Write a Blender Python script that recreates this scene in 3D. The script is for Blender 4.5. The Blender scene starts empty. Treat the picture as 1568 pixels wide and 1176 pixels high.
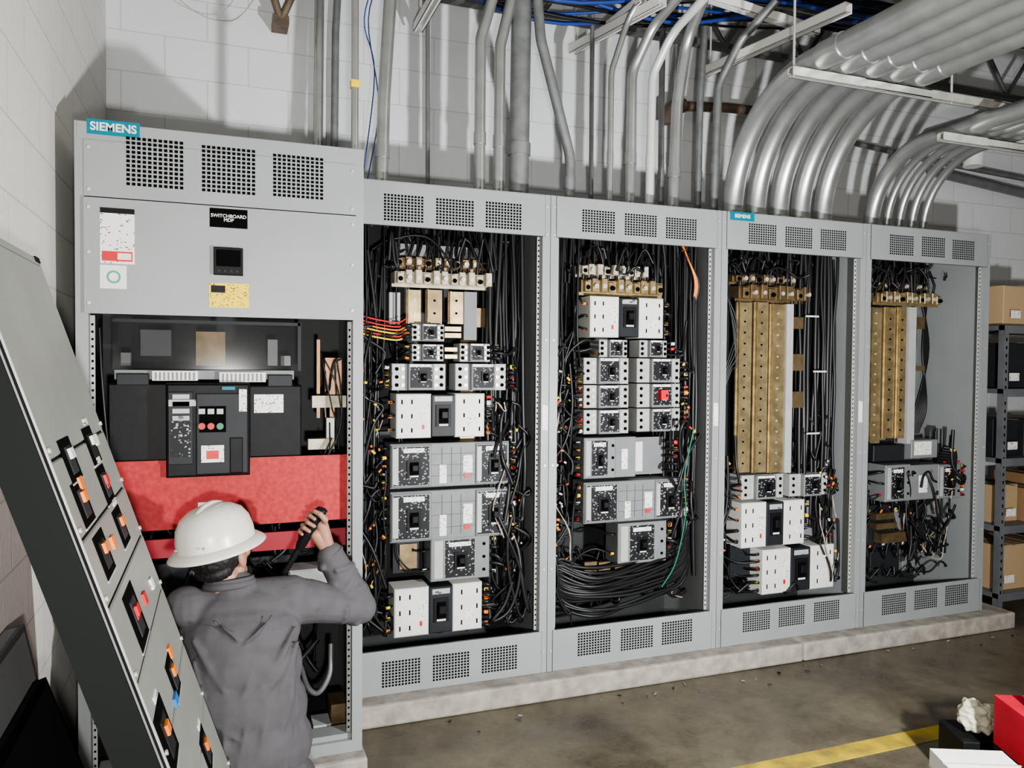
import bpy, math, random
from mathutils import Vector, Matrix
random.seed(7)
V=Vector
# ------------------------------------------------------------------ survey camera
CAM=V((-.5156,-3.4422,1.5892)); YAW,PIT,ROL,FPX=.3588,-.0269,.008,1199.94
Fw=V((math.sin(YAW)*math.cos(PIT),math.cos(YAW)*math.cos(PIT),math.sin(PIT)))
R0=V((math.cos(YAW),-math.sin(YAW),0)); U0=R0.cross(Fw)
Rt=R0*math.cos(ROL)+U0*math.sin(ROL); Up=-R0*math.sin(ROL)+U0*math.cos(ROL)
def hit(a,b,O,N):
    d=Fw+Rt*((a-784)/FPX)-Up*((b-588)/FPX)
    t=(V(O)-CAM).dot(V(N))/d.dot(V(N)); return CAM+d*t
def sv(a,b,y): return hit(a,b,(0,y,0),(0,1,0))
def rc(r,y):
    a,b,c,d=r; m=(b+d)/2; n=(a+c)/2
    return (sv(a,m,y).x, sv(n,d,y).z, sv(c,m,y).x, sv(n,b,y).z)
def jit(a): return random.uniform(-a,a)
# ------------------------------------------------------------------ materials
MATS={}
def mat(name,col,rough=.5,metal=0.,nscale=0,namt=0.,bump=0.,col2=None,spec=None,emit=None,coord='Object'):
    if name in MATS: return MATS[name]
    m=bpy.data.materials.new(name); m.use_nodes=True; nt=m.node_tree; b=nt.nodes['Principled BSDF']
    b.inputs['Base Color'].default_value=(*col,1); b.inputs['Roughness'].default_value=rough; b.inputs['Metallic'].default_value=metal
    if spec is not None: b.inputs['Specular IOR Level'].default_value=spec
    if nscale:
        tc=nt.nodes.new('ShaderNodeTexCoord'); n=nt.nodes.new('ShaderNodeTexNoise'); n.inputs['Scale'].default_value=nscale; n.inputs['Detail'].default_value=5
        nt.links.new(tc.outputs[coord],n.inputs['Vector'])
        r=nt.nodes.new('ShaderNodeValToRGB'); c2=col2 or tuple(c*(1-namt) for c in col)
        r.color_ramp.elements[0].position=.35; r.color_ramp.elements[1].position=.65
        r.color_ramp.elements[0].color=(*c2,1); r.color_ramp.elements[1].color=(*col,1)
        nt.links.new(n.outputs['Fac'],r.inputs['Fac']); nt.links.new(r.outputs['Color'],b.inputs['Base Color'])
        if bump:
            bp=nt.nodes.new('ShaderNodeBump'); bp.inputs['Strength'].default_value=bump; bp.inputs['Distance'].default_value=.004
            nt.links.new(n.outputs['Fac'],bp.inputs['Height']); nt.links.new(bp.outputs['Normal'],b.inputs['Normal'])
    MATS[name]=m; return m
def block_mat(name,axis,c1,c2,cm):
    m=bpy.data.materials.new(name); m.use_nodes=True; nt=m.node_tree; N=nt.nodes.new; L=nt.links.new; b=nt.nodes['Principled BSDF']
    tc=N('ShaderNodeTexCoord'); s=N('ShaderNodeSeparateXYZ'); c=N('ShaderNodeCombineXYZ'); L(tc.outputs['Object'],s.inputs[0])
    L(s.outputs[axis],c.inputs[0]); L(s.outputs[2],c.inputs[1])
    br=N('ShaderNodeTexBrick'); L(c.outputs[0],br.inputs['Vector']); br.inputs['Scale'].default_value=1; br.inputs['Brick Width'].default_value=.4
    br.inputs['Row Height'].default_value=.2; br.inputs['Mortar Size'].default_value=.004; br.inputs['Mortar Smooth'].default_value=.6
    br.inputs['Color1'].default_value=(*c1,1); br.inputs['Color2'].default_value=(*c2,1); br.inputs['Mortar'].default_value=(*cm,1)
    n=N('ShaderNodeTexNoise'); n.inputs['Scale'].default_value=55; n.inputs['Detail'].default_value=6; L(tc.outputs['Object'],n.inputs['Vector'])
    L(br.outputs['Color'],b.inputs['Base Color']); b.inputs['Roughness'].default_value=.6
    ma=N('ShaderNodeMath'); ma.operation='MULTIPLY_ADD'; L(br.outputs['Fac'],ma.inputs[0]); ma.inputs[1].default_value=-1.0; L(n.outputs['Fac'],ma.inputs[2])
    bp=N('ShaderNodeBump'); bp.inputs['Strength'].default_value=.35; bp.inputs['Distance'].default_value=.004; L(ma.outputs[0],bp.inputs['Height']); L(bp.outputs[0],b.inputs['Normal'])
    return m
def print_mat(name,bg,ink,sx,sz,thr,spec=.5):
    m=bpy.data.materials.new(name); m.use_nodes=True; nt=m.node_tree; N=nt.nodes.new; L=nt.links.new; b=nt.nodes['Principled BSDF']
    tc=N('ShaderNodeTexCoord'); mp=N('ShaderNodeMapping'); mp.inputs['Scale'].default_value=(sx,sx*.2,sz); L(tc.outputs['Object'],mp.inputs[0])
    v=N('ShaderNodeTexVoronoi'); v.distance='CHEBYCHEV'; v.inputs['Scale'].default_value=1; L(mp.outputs[0],v.inputs['Vector'])
    r=N('ShaderNodeValToRGB'); r.color_ramp.interpolation='CONSTANT'; r.color_ramp.elements[0].color=(*bg,1); r.color_ramp.elements[1].color=(*ink,1); r.color_ramp.elements[1].position=thr
    L(v.outputs['Color'],r.inputs[0]); L(r.outputs[0],b.inputs['Base Color']); b.inputs['Roughness'].default_value=.5; b.inputs['Specular IOR Level'].default_value=spec; MATS[name]=m; return m
paint=mat('gray_enamel',(.285,.30,.30),.42,0,3,.08)
paintd=mat('gray_enamel_seam',(.06,.065,.065),.6)
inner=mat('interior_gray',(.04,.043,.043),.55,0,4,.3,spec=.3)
galv=mat('galvanized_conduit',(.50,.51,.50),.36,.8,10,.16)
galvd=mat('weathered_conduit',(.28,.29,.29),.48,.6,14,.25)
zinc=mat('zinc_strut',(.62,.61,.57),.4,.4,20,.2)
whitep=mat('white_enamel',(.75,.74,.70),.5,0,9,.06)
brass=mat('tinned_brass',(.50,.39,.21),.38,.7,22,.4)
bronze=mat('dark_bronze_bus',(.28,.20,.11),.42,.7,18,.35)
copper=mat('copper_bus',(.45,.25,.14),.4,.7,18,.3)
cream=mat('cream_plastic',(.56,.50,.37),.5,0,30,.3)
ctan=mat('twisted_control_pair',(.42,.37,.27),.6)
blk=mat('black_plastic',(.010,.010,.011),.5,0,30,.3,spec=.2)
cab=mat('cable_black',(.012,.012,.013),.4,spec=.4)
hole=mat('dark_void',(.004,.004,.004),.9,spec=.05)
char=mat('charcoal_plastic',(.022,.024,.027),.5,0,12,.15,spec=.25)
wplas=mat('white_breaker_plastic',(.72,.71,.67),.45,0,10,.06)
gplas=mat('gray_breaker_plastic',(.20,.205,.21),.5,0,12,.12,spec=.35)
lplas=mat('light_gray_plastic',(.42,.42,.41),.45,0,12,.12)
teal=mat('teal_badge',(.0,.17,.23),.5,spec=.3)
red=mat('red_sticker',(.55,.02,.02),.5)
yel=mat('yellow_sticker',(.85,.62,.02),.5); ora=mat('orange_tape',(.85,.22,.02),.5); blue=mat('blue_tape',(.02,.16,.5),.5); green=mat('green_wire',(.01,.16,.08),.45)
wlab=print_mat('white_label_print',(.78,.77,.73),(.16,.16,.16),160,260,.8)
dlab=print_mat('dark_label_print',(.015,.016,.018),(.36,.36,.36),150,190,.78,.2)
glab=print_mat('gray_label_print',(.36,.37,.37),(.08,.08,.08),60,120,.8)
ylab=print_mat('yellow_label_print',(.85,.6,.02),(.12,.09,.01),200,380,.78)
redboard=mat('red_barrier_board',(.46,.042,.045),.6,0,60,.2,.15,(.35,.03,.03),spec=.3)
clear=bpy.data.materials.new('smoked_polycarbonate'); clear.use_nodes=True; cb=clear.node_tree.nodes['Principled BSDF']
cb.inputs['Base Color'].default_value=(.03,.032,.032,1); cb.inputs['Alpha'].default_value=.3; cb.inputs['Roughness'].default_value=.12
# ------------------------------------------------------------------ mesh builder
class MB:
    def __init__(s): s.v=[];s.f=[];s.m=[];s.sm=[];s.mats=[]
    def mi(s,m):
        if m not in s.mats: s.mats.append(m)
        return s.mats.index(m)
    def add(s,vs,fs,m,smooth=False):
        o=len(s.v); s.v+=[tuple(x) for x in vs]; k=s.mi(m)
        for f in fs: s.f.append(tuple(i+o for i in f)); s.m.append(k); s.sm.append(smooth)
    def box(s,x0,y0,z0,x1,y1,z1,m,M=None):
        if x0>x1:x0,x1=x1,x0
        if y0>y1:y0,y1=y1,y0
        if z0>z1:z0,z1=z1,z0
        vs=[V(p) for p in((x0,y0,z0),(x1,y0,z0),(x1,y1,z0),(x0,y1,z0),(x0,y0,z1),(x1,y0,z1),(x1,y1,z1),(x0,y1,z1))]
        if M: vs=[M@p for p in vs]
        s.add(vs,[(0,3,2,1),(4,5,6,7),(0,1,5,4),(1,2,6,5),(2,3,7,6),(3,0,4,7)],m)
    def cbox(s,x0,y0,z0,x1,y1,z1,m,c=.004,M=None):   # front-chamfered box (front faces -y)
        vs=[(x0,y1,z0),(x1,y1,z0),(x1,y1,z1),(x0,y1,z1),(x0,y0+c,z0),(x1,y0+c,z0),(x1,y0+c,z1),(x0,y0+c,z1),(x0+c,y0,z0+c),(x1-c,y0,z0+c),(x1-c,y0,z1-c),(x0+c,y0,z1-c)]
        if M: vs=[M@V(p) for p in vs]
        s.add(vs,[(0,3,2,1),(0,1,5,4),(1,2,6,5),(2,3,7,6),(3,0,4,7),(4,5,9,8),(5,6,10,9),(6,7,11,10),(7,4,8,11),(8,9,10,11)],m)
    def quad(s,x0,z0,x1,z1,y,m,M=None):
        vs=[V((x0,y,z0)),V((x1,y,z0)),V((x1,y,z1)),V((x0,y,z1))]
        if M: vs=[M@p for p in vs]
        s.add(vs,[(0,1,2,3)],m)
    def tube(s,path,r,m,n=8,caps=True,rad=None):
        P=[V(p) for p in path]; k=len(P)
        if k<2:return
        vs=[];prev=None
        for i in range(k):
            t=(P[min(i+1,k-1)]-P[max(i-1,0)]); 
            if t.length<1e-9:t=V((0,0,1))
            t.normalize()
            if prev is None:
                a=V((0,0,1)) if abs(t.z)<.9 else V((1,0,0)); nx=t.cross(a).normalized()
            else:
                nx=(prev-t*prev.dot(t)); nx=nx.normalized() if nx.length>1e-6 else t.orthogonal().normalized()
            prev=nx; ny=t.cross(nx); rr=rad[i] if rad else r
            for j in range(n):
                a=2*math.pi*j/n; vs.append(P[i]+nx*(rr*math.cos(a))+ny*(rr*math.sin(a)))
        fs=[(i*n+j,i*n+(j+1)%n,(i+1)*n+(j+1)%n,(i+1)*n+j) for i in range(k-1) for j in range(n)]
        s.add(vs,fs,m,True)
        if caps:
            s.add(vs[:n],[tuple(reversed(range(n)))],m); s.add(vs[-n:],[tuple(range(n))],m)
    def cyl(s,a,b,r,m,n=14): s.tube([a,b],r,m,n)
    def lathe(s,prof,M,m,n=32,sx=1,sy=1):
        vs=[M@V((r*sx*math.cos(2*math.pi*j/n),r*sy*math.sin(2*math.pi*j/n),z)) for r,z in prof for j in range(n)]
        s.add(vs,[(i*n+j,i*n+(j+1)%n,(i+1)*n+(j+1)%n,(i+1)*n+j) for i in range(len(prof)-1) for j in range(n)],m,True)
    def finish(s,name,parent=None,origin=None,bevel=0):
        me=bpy.data.meshes.new(name)
        o=V(origin) if origin is not None else (V(parent.location) if parent else V((0,0,0)))
        me.from_pydata([tuple(V(v)-o) for v in s.v],[],s.f)
        for m in s.mats: me.materials.append(m)
        for i,p in enumerate(me.polygons): p.material_index=s.m[i]; p.use_smooth=s.sm[i]
        me.update(); ob=bpy.data.objects.new(name,me); bpy.context.collection.objects.link(ob)
        if parent: ob.parent=parent; ob.location=o-V(parent.location)
        else: ob.location=o
        if bevel:
            b=ob.modifiers.new('bevel','BEVEL'); b.width=bevel; b.segments=2; b.limit_method='ANGLE'
        return ob
def empty(name,loc):
    e=bpy.data.objects.new(name,None); e.location=loc; e.empty_display_size=.1; bpy.context.collection.objects.link(e); return e
def cr(pts,n=5):
    P=[V(p) for p in pts]; P=[P[0]*2-P[1]]+P+[P[-1]*2-P[-2]]; out=[]
    for i in range(1,len(P)-2):
        for j in range(n):
            t=j/n; a,b,c,d=P[i-1],P[i],P[i+1],P[i+2]
            out.append(.5*((2*b)+(c-a)*t+(2*a-5*b+4*c-d)*t*t+(3*b-a-3*c+d)*t**3))
    out.append(P[-2]); return out
def fil(pts,R,n=8):
    P=[V(p) for p in pts]; out=[P[0]]
    for i in range(1,len(P)-1):
        a,b,c=P[i-1],P[i],P[i+1]; u=(a-b).normalized(); w=(c-b).normalized(); ang=u.angle(w)
        if ang>3.1: out.append(b); continue
        tl=R/math.tan(ang/2); tl=min(tl,(a-b).length*.98,(c-b).length*.98); r=tl*math.tan(ang/2)
        ctr=b+(u+w).normalized()*(r/math.sin(ang/2)); s0=b+u*tl-ctr; s1=b+w*tl-ctr; th=s0.angle(s1)
        for j in range(n+1):
            t=j/n; out.append(ctr+(s0*math.sin((1-t)*th)+s1*math.sin(t*th))/math.sin(th))
    out.append(P[-1]); return out
def text(s,size,loc,parent,m,name,rot=None,align='CENTER',bold=0):
    c=bpy.data.curves.new(name,'FONT'); c.body=s; c.size=size; c.align_x=align; c.align_y='CENTER'; c.extrude=.0006; c.offset=bold; c.space_line=.85
    c.materials.append(m); o=bpy.data.objects.new(name,c); bpy.context.collection.objects.link(o)
    o.parent=parent; o.location=V(loc)-V(parent.location); o.rotation_euler=rot or (math.pi/2,0,0); return o
def vent(B,r,y,nx,nz):
    x0,z0,x1,z1=r; px=(x1-x0)/nx; pz=(z1-z0)/nz
    for i in range(nx):
        for j in range(nz):
            cx=x0+px*(i+.5); cz=z0+pz*(j+.5); B.quad(cx-px*.33,cz-pz*.33,cx+px*.33,cz+pz*.33,y-.0008,hole)
# ------------------------------------------------------------------ room
LX,BY,RX,CZ=-1.03,.92,7.5,4.05
def slab(name,b,m):
    B=MB(); B.box(*b,m); return B.finish(name,origin=((b[0]+b[3])/2,(b[1]+b[4])/2,(b[2]+b[5])/2))
wb=block_mat('painted_block_back',0,(.68,.69,.70),(.66,.67,.68),(.52,.53,.54))
wl=block_mat('painted_block_side',1,(.70,.68,.64),(.67,.655,.62),(.54,.52,.49))
slab('wall_back',(LX-.2,BY,0,RX+.2,BY+.2,CZ),wb); slab('wall_left',(LX-.2,-7,0,LX,BY,CZ),wl); slab('wall_right',(RX,-7,0,RX+.2,BY,CZ),wl)
fm=bpy.data.materials.new('stained_concrete'); fm.use_nodes=True; nt=fm.node_tree; N=nt.nodes.new; L=nt.links.new; b=nt.nodes['Principled BSDF']
tc=N('ShaderNodeTexCoord'); n1=N('ShaderNodeTexNoise'); n1.inputs['Scale'].default_value=1.6; n1.inputs['Detail'].default_value=9; n1.inputs['Roughness'].default_value=.7
n2=N('ShaderNodeTexNoise'); n2.inputs['Scale'].default_value=45; n2.inputs['Detail'].default_value=4
L(tc.outputs['Object'],n1.inputs[0]); L(tc.outputs['Object'],n2.inputs[0])
r=N('ShaderNodeValToRGB'); r.color_ramp.elements[0].position=.36; r.color_ramp.elements[0].color=(.065,.053,.034,1); r.color_ramp.elements[1].position=.66; r.color_ramp.elements[1].color=(.22,.19,.135,1)
mx=N('ShaderNodeMixRGB'); mx.blend_type='MULTIPLY'; mx.inputs[0].default_value=.35
L(n1.outputs['Fac'],r.inputs[0]); L(r.outputs[0],mx.inputs[1]); L(n2.outputs['Fac'],mx.inputs[2]); L(mx.outputs[0],b.inputs['Base Color'])
r2=N('ShaderNodeMapRange'); r2.inputs['From Min'].default_value=.35; r2.inputs['From Max'].default_value=.65; r2.inputs['To Min'].default_value=.2; r2.inputs['To Max'].default_value=.5; L(n1.outputs['Fac'],r2.inputs[0]); L(r2.outputs[0],b.inputs['Roughness'])
bp=N('ShaderNodeBump'); bp.inputs['Strength'].default_value=.25; bp.inputs['Distance'].default_value=.004; L(n2.outputs['Fac'],bp.inputs['Height']); L(bp.outputs[0],b.inputs['Normal'])
slab('floor',(LX-.2,-7,-.2,RX+.2,BY+.2,0),fm)
B=MB(); deck=mat('galvanized_deck',(.45,.45,.42),.5,.3,8,.2)
x=LX-.2; prof=[]
while x<RX+.2:
    prof+=[(x,CZ),(x+.09,CZ),(x+.115,CZ+.05),(x+.175,CZ+.05),(x+.2,CZ)]; x+=.2
vs=[];
for a,z in prof: vs+=[(a,-7,z),(a,BY+.2,z)]
B.add(vs,[(2*i,2*i+1,2*i+3,2*i+2) for i in range(len(prof)-1)],deck)
B.box(LX-.2,-7,CZ+.06,RX+.2,BY+.2,CZ+.1,deck); B.finish('ceiling')
conc=mat('pad_concrete',(.38,.35,.30),.8,0,16,.35,.8)
B=MB(); B.box(.01,-.10,0,2.42,.9,.1,conc); B.box(2.425,-.10,0,4.02,.9,.1,conc); B.box(-1.0,-.53,0,.01,.9,.1,conc); B.finish('concrete_housekeeping_pad',origin=(1.5,.2,0),bevel=.012)
B=MB(); B.box(1.0,-1.0,0,RX-.05,-.9,.003,mat('yellow_floor_paint',(.60,.43,.03),.6,0,9,.4,0,(.25,.19,.05))); B.finish('floor_marking_stripe',origin=(4,-.95,0))
B=MB()
for i in range(26):
    x=random.uniform(.2,3.9); y=-.12-abs(random.gauss(0,.10)); s=random.uniform(.004,.009); B.tube([(x,y,.004),(x+jit(.02),y+jit(.02),.004+s*.3)],s*.5,random.choice([cab,cab,conc,gplas]),5)
B.finish('floor_debris',origin=(2,-.3,0))
# ------------------------------------------------------------------ cabinets
W=.965;T=2.386;Z0=.1;PD=.465;OT,OB=2.19,.30
def screws(B,pts,y):
    for x,z in pts: B.tube([(x,y,z),(x,y-.004,z)],.006,zinc,8)
def shell(B,x0,y0,y1,ot,ob,backy):
    x1=x0+W
    g=.0015
    B.box(x0+g,y0,Z0,x0+.04,y0+.05,T,paint); B.box(x1-.04,y0,Z0,x1-g,y0+.05,T,paint)
    B.box(x0+g,y0+.05,Z0,x0+.006,y1,T,paint); B.box(x1-.006,y0+.05,Z0,x1-g,y1,T,paint)
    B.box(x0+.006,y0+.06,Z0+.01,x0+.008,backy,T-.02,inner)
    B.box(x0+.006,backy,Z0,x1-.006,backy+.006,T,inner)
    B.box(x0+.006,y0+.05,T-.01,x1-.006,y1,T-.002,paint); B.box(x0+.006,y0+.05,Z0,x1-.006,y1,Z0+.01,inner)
    B.box(x0+.04,y0,T-.04,x1-.04,y0+.05,T,paint); B.box(x0+.04,y0,Z0,x1-.04,y0+.05,Z0+.045,paint)
    for xs in (x0+.041,x1-.056):
        B.box(xs,y0+.03,ob,xs+.015,y0+.035,ot,lplas)
        z=ob+.02
        while z<ot-.02: B.quad(xs+.004,z,xs+.011,z+.008,y0+.029,hole); z+=.025
def dist_cabinet(k,vt,vb,lb=None):
    x0=W*(k-2); x1=x0+W
    E=empty('switchboard_distribution_cabinet',(x0+W/2,.3,Z0))
    B=MB(); shell(B,x0,0,.75,OT,OB,.5)
    B.box(x0+.03,-.004,OT,x1-.03,.0,T-.004,paint); B.box(x0+.03,-.004,Z0+.003,x1-.03,.0,OB,paint)
    B.box(x0+.04,0,OT,x1-.04,.012,OT+.03,paintd); B.box(x0+.04,0,OB-.03,x1-.04,.012,OB,paintd)
    for xx in (x0+.029,x1-.030): B.box(xx,-.0045,OT,xx+.001,0,T,paintd); B.box(xx,-.0045,Z0,xx+.001,0,OB,paintd)
    B.box(x0+.03,-.0045,OT-.001,x1-.03,0,OT+.001,paintd)
    for r in vt: vent(B,rc(r,-.004),-.004,12,9)
    for r in vb: vent(B,rc(r,-.004),-.004,12,9)
    if lb: B.box(x1-.034,-.0012,1.27,x1-.006,0,1.39,wlab)
    screws(B,[(x0+.02,z) for z in (.2,.6,1.1,1.7,2.2,2.33)]+[(x1-.02,z) for z in (.2,.6,1.1,1.7,2.2,2.33)],0)
    B.finish('enclosure_frame',E,bevel=0)
    return E,x0,x1
def toggle(B,cx,cz,yf,w,h):
    B.box(cx-w/2,yf-.006,cz-h/2,cx+w/2,yf,cz+h/2,blk)
    B.box(cx-w*.32,yf-.0065,cz-h*.34,cx+w*.32,yf-.006,cz+h*.34,hole)
    B.cbox(cx-w*.22,yf-.03,cz-h*.12,cx+w*.22,yf-.006,cz+h*.22,blk,.004)
    B.quad(cx-w*.3,cz-h*.46,cx+w*.3,cz-h*.38,yf-.0068,whitep)
def breaker(B,r,kind,yf=.1,extra=None):
    x0,z0,x1,z1=r; w=x1-x0; h=z1-z0; yb=.24
    if kind=='W':
        B.cbox(x0,yf,z0,x0+w*.385,yb,z1,wplas,.005); B.cbox(x1-w*.345,yf,z0,x1,yb,z1,wplas,.005)
        B.cbox(x0+w*.385,yf-.004,z0+.004,x1-w*.345,yb,z1-.004,char,.004)
        cx=x0+w*.52; 
        toggle(B,cx,z0+h*.5,yf-.004,w*.17,h*.5)
        B.quad(cx-w*.1,z1-h*.17,cx+w*.1,z1-h*.06,yf-.0048,glab)
        for ex in (x0+w*.06,x0+w*.17,x1-w*.06,x1-w*.24):
            for q in (.18,.5,.82): B.box(ex-.0035,yf-.0008,z0+h*(q-.05),ex+.0035,yf,z0+h*(q+.05),hole)
        B.quad(x0+w*.27,z0+h*.35,x0+w*.36,z1-h*.25,yf-.0008,wlab); B.quad(x0+w*.28,z0+h*.2,x0+w*.31,z0+h*.3,yf-.0009,red)
        B.quad(x1-w*.2,z0+h*.25,x1-w*.1,z1-h*.55,yf-.0008,wlab)
    elif kind=='S':
        B.cbox(x0,yf+.03,z0,x1,yb,z1,lplas,.003)
        B.cbox(x0+w*.28,yf,z0+.001,x1-w*.25,yb,z1-.001,gplas,.004)
        B.quad(x0+w*.31,z0+h*.1,x1-w*.28,z1-h*.1,yf-.0008,dlab)
        toggle(B,x0+w*.55,z0+h*.5,yf-.001,w*.16,h*.42)
        for q in (.2,.5,.8):
            for ex in (x0+w*.09,x0+w*.2,x1-w*.08,x1-w*.18):
                B.tube([(ex,yf+.03,z0+h*q),(ex,yf+.026,z0+h*q)],min(.009,h*.1),hole if ex in(x0+w*.09,x1-w*.08) else zinc,8)
        B.quad(x0+w*.3,z1-h*.12,x1-w*.3,z1-h*.02,yf-.001,wlab)
    elif kind=='P':
        B.cbox(x0,yf+.006,z0,x1,yb,z1,gplas,.004)
        for q in (.25,.5,.75): B.box(x0,yf+.0052,z0+h*q-.0012,x1,yf+.006,z0+h*q+.0012,paintd)
        for s0,s1 in ((.0,.34),(.70,1.)):
            a=x0+w*s0; c=x0+w*s1; ww=c-a
            B.cbox(a+ww*.02,yf-.004,z0+h*.03,c-ww*.02,yb,z1-h*.03,gplas,.004)
            B.quad(a+ww*.06,z0+h*.07,a+ww*.92,z1-h*.07,yf-.0048,dlab)
            B.quad(a+ww*.05,z0+h*.1,a+ww*.18,z1-h*.1,yf-.0052,lplas)
            toggle(B,a+ww*.55,z0+h*.45,yf-.005,ww*.34,h*.42)
            B.quad(a+ww*.3,z1-h*.2,a+ww*.8,z1-h*.1,yf-.0055,wlab)
        for q in (.42,.5,.58): B.box(x0+w*q,yf+.004,z0+h*.1,x0+w*q+.002,yf+.006,z1-h*.1,paintd)
        B.quad(x0+w*.4,z0+h*.08,x0+w*.46,z0+h*.5,yf+.003,wlab); B.quad(x0+w*.6,z0+h*.3,x0+w*.68,z1-h*.3,yf+.003,wlab); B.quad(x0+w*.61,z0+h*.18,x0+w*.66,z0+h*.28,yf+.003,red)
    elif kind=='Q':
        B.cbox(x0,yf+.004,z0,x1,yb,z1,gplas,.004)
        B.quad(x0+w*.06,z0+h*.07,x0+w*.2,z1-h*.07,yf+.003,lplas)
        B.quad(x0+w*.24,z0+h*.07,x0+w*.74,z1-h*.07,yf+.003,dlab)
        toggle(B,x0+w*.5,z0+h*.45,yf+.003,w*.22,h*.4); B.quad(x0+w*.3,z1-h*.22,x0+w*.68,z1-h*.12,yf+.0025,wlab)
        for q in (.2,.5,.8): B.tube([(x1-w*.1,yf+.004,z0+h*q),(x1-w*.1,yf,z0+h*q)],.008,hole,8)
    elif kind=='C':
        B.cbox(x0,yf+.01,z0,x1,yb,z1,gplas,.003); B.quad(x0+w*.3,z0+h*.2,x0+w*.6,z1-h*.3,yf+.009,wlab)
def lugs(B,r,m,n,yf=.12):
    x0,z0,x1,z1=r; w=(x1-x0)/n; h=z1-z0
    B.box(x0,yf+.03,z0+h*.1,x1,yf+.12,z1-h*.15,m); B.box(x0-.01,yf+.05,z0-.006,x1+.01,yf+.055,z0+h*.12,m)
    for i in range(n):
        hh=z1-h*(.05 if i%3 else .25)
        B.cbox(x0+w*(i+.16),yf+(i%2)*.012,z0+h*.12,x0+w*(i+.84),yf+.06,hh,m,.003)
        cx=x0+w*(i+.5); B.tube([(cx,yf+(i%2)*.012,(z0+hh)/2),(cx,yf-.003,(z0+hh)/2)],min(.012,w*.26),zinc if i%3 else hole,10)
        B.tube([(cx,yf+.06,z1-h*.1),(cx+jit(.01),yf+.05,z1+.05),(cx+jit(.04),yf+.08,z1+.14)],.008,cab,6,False)
def bar(B,r,m,yf,holes=True):
    x0,z0,x1,z1=r; B.box(x0,yf,z0,x1,yf+.012,z1,m); B.box(x0+.006,yf-.02,z0,x0+.012,yf,z1,m)
    z=z0+.05
    while z<z1-.03 and holes:
        B.tube([((x0+x1)/2+.004,yf,z),((x0+x1)/2+.004,yf-.004,z)],.006,zinc if int(z*100)%2 else hole,6); z+=.06
def wires(B,brs,xl,xr,dense,up=True,ztop=2.33):
    for (x0,z0,x1,z1),nl,nr in brs:
        for side,n in ((-1,nl),(1,nr)):
            for i in range(n):
                z=z0+(z1-z0)*(i+.6)/(n+.2); xs=x0 if side<0 else x1; lim=xl+.03 if side<0 else xr-.035
                near=xs+side*.04
                xb=random.uniform(min(near,lim),max(near,lim)) if (near-lim)*side<0 else lim
                yb=random.uniform(.1,.36); r=random.choice([.007,.009,.011]) if side>0 else random.choice([.0045,.006,.0075])
                top=ztop if random.random()<.75 else random.uniform(z+.15,min(ztop,z+.6))
                if side<0 and random.random()<.4: top=max(.2,z-random.uniform(.2,.6))
                sgn=1 if top>z else -1
                pts=[(xs-side*.01,.15,z),(xs+side*.035,.11+jit(.01),z+jit(.004)),((xs+xb)/2+side*.02,yb-.03,z-sgn*random.uniform(0,.03)),(xb,yb,z+sgn*.08)]
                zz=z+sgn*.25
                while (top-zz)*sgn>.2:
                    xb=min(max(xb+jit(.012),xl+.02),xr-.02); pts.append((xb,yb+jit(.01),zz)); zz+=sgn*random.uniform(.25,.35)
                pts.append((xb+jit(.015),yb,top))
                B.tube(cr(pts,4),r,cab,6,False)
                if random.random()<.7:
                    c=random.choice([ora,ora,ora,yel,yel,wplas,red,wplas]); p=V((xs+side*.018,.122,z)); B.tube([p,p+V((side*.018,-.006,0))],r+.0025,c,7)
def spaghetti(B,x0,x1,z0,z1,n,r=(.004,.009),mats=None,y=(.08,.3)):
    for _ in range(n):
        p=V((random.uniform(x0,x1),random.uniform(*y),random.uniform(z0,z1))); sg_=random.choice((-1,1))
        vel=V((jit(.03),jit(.02),sg_*random.uniform(.05,.13))); pts=[p]
        for i in range(random.randint(3,5)):
            vel+=V((jit(.035),jit(.02),jit(.05))); p=p+vel
            if not z0<p.z<z1: vel.z*=-.6
            if not x0<p.x<x1: vel.x*=-1
            p=V((min(max(p.x,x0),x1),min(max(p.y,y[0]),y[1]),min(max(p.z,z0),z1))); pts.append(p)
        m=random.choice(mats or [cab]); pth=cr(pts,4)
        if m in (cream,ctan):
            B.tube(pth,.0022,ctan,5,False); B.tube([q+V((.004*math.sin(k*1.3),.003*math.cos(k*1.3),.002)) for k,q in enumerate(pth)],.0022,ctan,5,False)
        else: B.tube(pth,random.uniform(*r),m,6,False)
def trunks(B,xa,xb,z0,z1,n,r,y=(.14,.34)):
    for i in range(n):
        x=xa+(xb-xa)*(i+.5)/n+jit(.006); yy=random.uniform(*y); pts=[(x+jit(.015),yy,z0)]; z=z0+.25
        while z<z1-.2: pts.append((x+jit(.009),yy+jit(.01),z)); z+=.35
        pts.append((x+jit(.04),yy,z1)); B.tube(cr(pts,4),r*random.uniform(.8,1.15),cab,7,False)
def tags(B,xa,xb,z0,z1,n,y=.1):
    for i in range(n):
        p=V((random.uniform(xa,xb),y+jit(.02),random.uniform(z0,z1))); d=V((jit(.016),jit(.004),jit(.016))); B.tube([p,p+d],random.uniform(.004,.007),random.choice([ora,ora,yel,yel,wplas,cream,red]),7)
K=[cab]*11+[ctan]
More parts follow.
